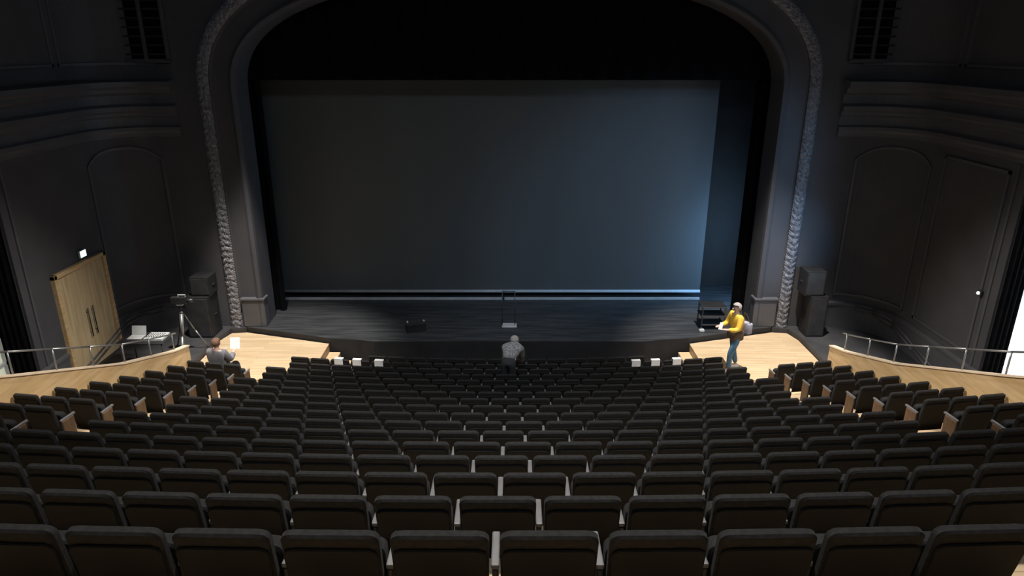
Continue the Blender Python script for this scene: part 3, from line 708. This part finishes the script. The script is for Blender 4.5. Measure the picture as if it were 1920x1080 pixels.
def person(loc, rz, label, J, tops, legs, hair, hairm, shoe, sleeve_stop=.95, scale=1.0, parts=None):
    """J: joint positions (x right, y forward, z up) of the figure"""
    t = empty('person', loc, rz, label, 'person'); t.scale = (scale,)*3
    v = []; e = []; idx = {}
    def add(n, p, r, parent=None):
        idx[n] = len(v); v.append((*p, r))
        if parent is not None: e.append((idx[parent], idx[n]))
    lerp = lambda a, b, q: tuple(a[i]+(b[i]-a[i])*q for i in range(3))
    add('pelvis', J['pelvis'], (.115, .085)); add('waist', J['waist'], (.125, .09), 'pelvis'); add('chest', J['chest'], (.15, .105), 'waist')
    add('neckb', J['neck'], .06, 'chest'); add('neck', lerp(J['neck'], J['head'], .45), .048, 'neckb')
    add('head', J['head'], (.072, .085), 'neck'); add('crown', J['crown'], (.070, .078), 'head')
    for s in 'LR':
        add('sh'+s, J['sh'+s], .055, 'chest'); add('el'+s, J['el'+s], .04, 'sh'+s); add('wr'+s, J['wr'+s], .027, 'el'+s)
        d = Vector(J['wr'+s])-Vector(J['el'+s]); d.normalize(); W_ = Vector(J['wr'+s]); pm = W_+d*.055
        add('pm'+s, tuple(pm), (.036, .018), 'wr'+s)
        side = d.cross(Vector((0, 0, 1)));  side = side.normalized() if side.length > .1 else Vector((1, 0, 0))
        drop = Vector((0, 0, -1))-d*d.dot(Vector((0, 0, -1))); drop = drop*.4 if drop.length > .05 else Vector((0, .3, 0))
        for q, L_ in enumerate((.062, .075, .070, .055)):
            b0 = pm+side*(-.027+.018*q)+d*.02; m1 = b0+d*L_*.6; m2 = m1+(d*.6+drop)*L_*.5
            add('f%d%s' % (q, s), tuple(b0), .0095, 'pm'+s); add('g%d%s' % (q, s), tuple(m1), .0085, 'f%d%s' % (q, s)); add('h%d%s' % (q, s), tuple(m2), .0075, 'g%d%s' % (q, s))
        tb = W_+d*.02-side*.03; add('t'+s, tuple(tb), .011, 'wr'+s); add('u'+s, tuple(tb-side*.02+d*.045), .009, 't'+s)
        add('hp'+s, J['hp'+s], .075, 'pelvis'); add('kn'+s, J['kn'+s], .055, 'hp'+s); add('an'+s, J['an'+s], .036, 'kn'+s)
        add('to'+s, J['to'+s], (.038, .025), 'an'+s)
    b = skin('body', v, e, 0, M['skin'], t)
    H_ = Vector(J['head']); Cn = Vector(J['crown']); up = (Cn-H_).normalized(); fw = Vector(J.get('face', (0, 1, 0))).normalized(); fw = (fw-up*fw.dot(up)).normalized(); rt = fw.cross(up)
    bm = bmesh.new(); ball(bm, H_+fw*.092-up*.0, .016, (1, 1.2, 1.2), 8, 6)
    for s in (-1, 1): ball(bm, H_+rt*s*.078+up*.01, .02, (.5, 1, 1.4), 8, 6)
    link('nose_and_ears', bm, M['skin'], t, smooth=True)
    for s in (-1, 1):
        bm = bmesh.new(); ball(bm, H_+fw*.078+rt*s*.03+up*.035, .011, u=8, v=6); link('eye', bm, M['black'], t, smooth=True)
    bm = bmesh.new(); ball(bm, H_+fw*.080-up*.045, .02, (1.2, .4, .35), 8, 6); link('mouth', bm, M['brown'], t, smooth=True)
    bm = bmesh.new(); vs = ball(bm, Vector((0, 0, 0)), .108, (.95, 1.05, 1.0), 18, 12)
    rm = Matrix((rt, fw, up)).transposed().to_4x4()
    dele = [q for q in bm.verts if (q.co.y > .03 and q.co.z < .035) or q.co.z < -.055]
    bmesh.ops.delete(bm, geom=dele, context='VERTS'); bmesh.ops.transform(bm, matrix=Matrix.Translation(H_+up*.035-fw*.008) @ rm, verts=bm.verts[:])
    hr = link('hair', bm, hairm, t, smooth=True); sd = hr.modifiers.new('thick', 'SOLIDIFY'); sd.thickness = .012
    # top
    for nm, m_, inc, sl in tops:
        v2 = [(*J['pelvis'], (.150+inc, .120+inc)), (*J['waist'], (.140+inc, .108+inc)), (*J['chest'], (.162+inc, .122+inc)), (*lerp(J['chest'], J['neck'], .7), .075+inc)]
        e2 = [(0, 1), (1, 2), (2, 3)]
        for s in 'LR':
            a = len(v2); v2 += [(*J['sh'+s], .072+inc), (*J['el'+s], .054+inc), (*lerp(J['el'+s], J['wr'+s], sl), .042+inc)]; e2 += [(2, a), (a, a+1), (a+1, a+2)]
        skin(nm, v2, e2, 0, m_, t)
    v3 = [(*lerp(J['pelvis'], J['waist'], .6), (.148, .116)), (*J['pelvis'], (.145, .115))]; e3 = [(0, 1)]
    for s in 'LR':
        a = len(v3); v3 += [(*J['hp'+s], .098), (*J['kn'+s], .070), (*lerp(J['kn'+s], J['an'+s], .93), .058)]; e3 += [(1, a), (a, a+1), (a+1, a+2)]
    skin('trousers', v3, e3, 0, legs, t)
    for s in 'LR':
        A_, T_ = Vector(J['an'+s]), Vector(J['to'+s]); dd = (T_-A_); dd.z = 0; dd.normalize()
        bm = bmesh.new(); ang = math.atan2(dd.y, dd.x)-math.pi/2
        box(bm, -.045, .045, -.08, .19, 0, .075, .025, 3, mtx=Matrix.Translation((A_.x, A_.y, min(A_.z, T_.z)-.05)) @ Matrix.Rotation(ang, 4, 'Z')); link('shoe', bm, shoe, t, smooth=True)
    return t
def standing(lean=0, armL=None, armR=None, stance=.12):
    c, s_ = math.cos(lean), math.sin(lean); hz = .90
    def up(z, x=0, y=0): q = z-hz; return (x, y*c+q*s_, hz+q*c-y*s_)
    J = dict(pelvis=(0, 0, .93), waist=up(1.08), chest=up(1.30), neck=up(1.45), head=up(1.58, y=.015), crown=up(1.66, y=.01))
    for s, n in ((-1, 'L'), (1, 'R')):
        J['sh'+n] = up(1.39, s*.19); J['hp'+n] = (s*.10, 0, .86); J['kn'+n] = (s*(stance), .02, .47); J['an'+n] = (s*(stance+.02), -.02, .08); J['to'+n] = (s*(stance+.03), .12, .045)
        dE, dW = (armL if n == 'L' else armR) or ((s*.05, -.03, -.28), (s*.04, .08, -.25))
        sh = Vector(J['sh'+n]); el = sh+Vector(dE); wr = el+Vector(dW); J['el'+n] = tuple(el); J['wr'+n] = tuple(wr)
    return J
# person in yellow on the right landing (faces left, turned a little to the camera)
J = standing(.06, armL=((-.06, .10, -.26), (.04, .24, .03)), armR=((.07, .06, -.27), (-.06, .22, -.02)), stance=.12)
J['knL'] = (-.11, .16, .48); J['anL'] = (-.12, .17, .08); J['toL'] = (-.13, .31, .045)
J['knR'] = (.11, -.06, .47); J['anR'] = (.12, -.17, .08); J['toR'] = (.13, -.03, .045)
J['face'] = (0, 1, -.1)
py = rowY(14, 5.4)+.95
t = person(V(5.33, 14.78, LAND), math.radians(104), 'person in a yellow jacket and blue jeans standing on the right wooden landing', J,
           [('jacket', M['yellow'], .012, .9)], M['jeans'], None, M['greyhair'], M['whitecloth'], scale=1.0)
bm = bmesh.new(); 
for s in (-1, 1): pass
box(bm, -.165, .165, -.135, .15, .80, 1.06, .05, 3); link('waist_wrap', bm, M['brown'], t, smooth=True)
def at_person(o_t, p): return o_t.matrix_basis @ Vector(p)
bpy.context.view_layer.update()
hb = empty('shoulder_bag', at_person(t, (-.05, -.24, .95)), math.radians(120), 'lavender grey bag hanging at the hip of the person in yellow', 'bag')
bm = bmesh.new(); box(bm, -.12, .12, -.07, .07, 0, .27, .03, 3); link('pouch', bm, M['lavender'], hb, smooth=True)
bm = bmesh.new(); tube(bm, (-.10, 0, .25), (-.02, .10, .52), .010, 6); tube(bm, (.10, 0, .25), (.02, .10, .52), .010, 6); link('strap', bm, M['brown'], hb)
ph = at_person(t, (0.02, .40, 1.16)); bm = bmesh.new(); box(bm, -.05, .05, -.012, .012, -.09, .09, .006)
o = link('phone', bm, M['paper'], loc=ph); o.rotation_euler = (.5, .2, math.radians(120)); tag(o, 'pale phone held in the hands of the person in yellow', 'phone')
# person stooping among the centre rows
J = standing(1.27, armL=((-.0, .06, -.26), (.02, .12, -.20)), armR=((.0, .10, -.24), (-.02, .14, -.18)), stance=.08); J['face'] = (0, 1, -.3)
hd = Vector(J['head']); J['crown'] = (hd.x, hd.y+.04, hd.z+.075)
person(V(-.02, 13.50, Fk(14)), math.radians(-12), 'person in checked grey clothes stooping between seat rows at the centre', J,
       [('jacket', M['greycloth'], .02, .92)], M['darktrouser'], None, M['greyhair'], M['black'], scale=1.0)
# person sitting in the left side block
J = dict(pelvis=(0, .08, .50), waist=(0, .02, .64), chest=(0, -.01, .88), neck=(0, 0, 1.03), head=(0, .03, 1.16), crown=(0, .03, 1.24), face=(0.2, 1, -.3))
for s, n in ((-1, 'L'), (1, 'R')):
    J['sh'+n] = (s*.18, 0, .97); J['el'+n] = (s*.22, .12, .74); J['wr'+n] = (s*.14+.05, .33, .84)
    J['hp'+n] = (s*.09, .12, .48); J['kn'+n] = (s*.12, .50, .50); J['an'+n] = (s*.12, .52, .09); J['to'+n] = (s*.12, .66, .05)
XP = -5.85
t = person(V(-6.505, rowY(14, 6.505)+.24, Fk(14)), rowA(14, -6.505), 'person with brown hair in a grey jacket sitting in the left side block', J,
       [('jacket', M['greyjacket'], .024, .95)], M['darktrouser'], None, M['brownhair'], M['black'])
bpy.context.view_layer.update()
bm = bmesh.new(); box(bm, -.11, .11, -.004, .004, -.13, .13)
o = link('paper_sheet', bm, M['paper'], loc=at_person(t, (.17, .46, 1.0))); o.rotation_euler = (-.35, 0, .1)
tag(o, 'white sheet of paper held up by the seated person at the left', 'paper')
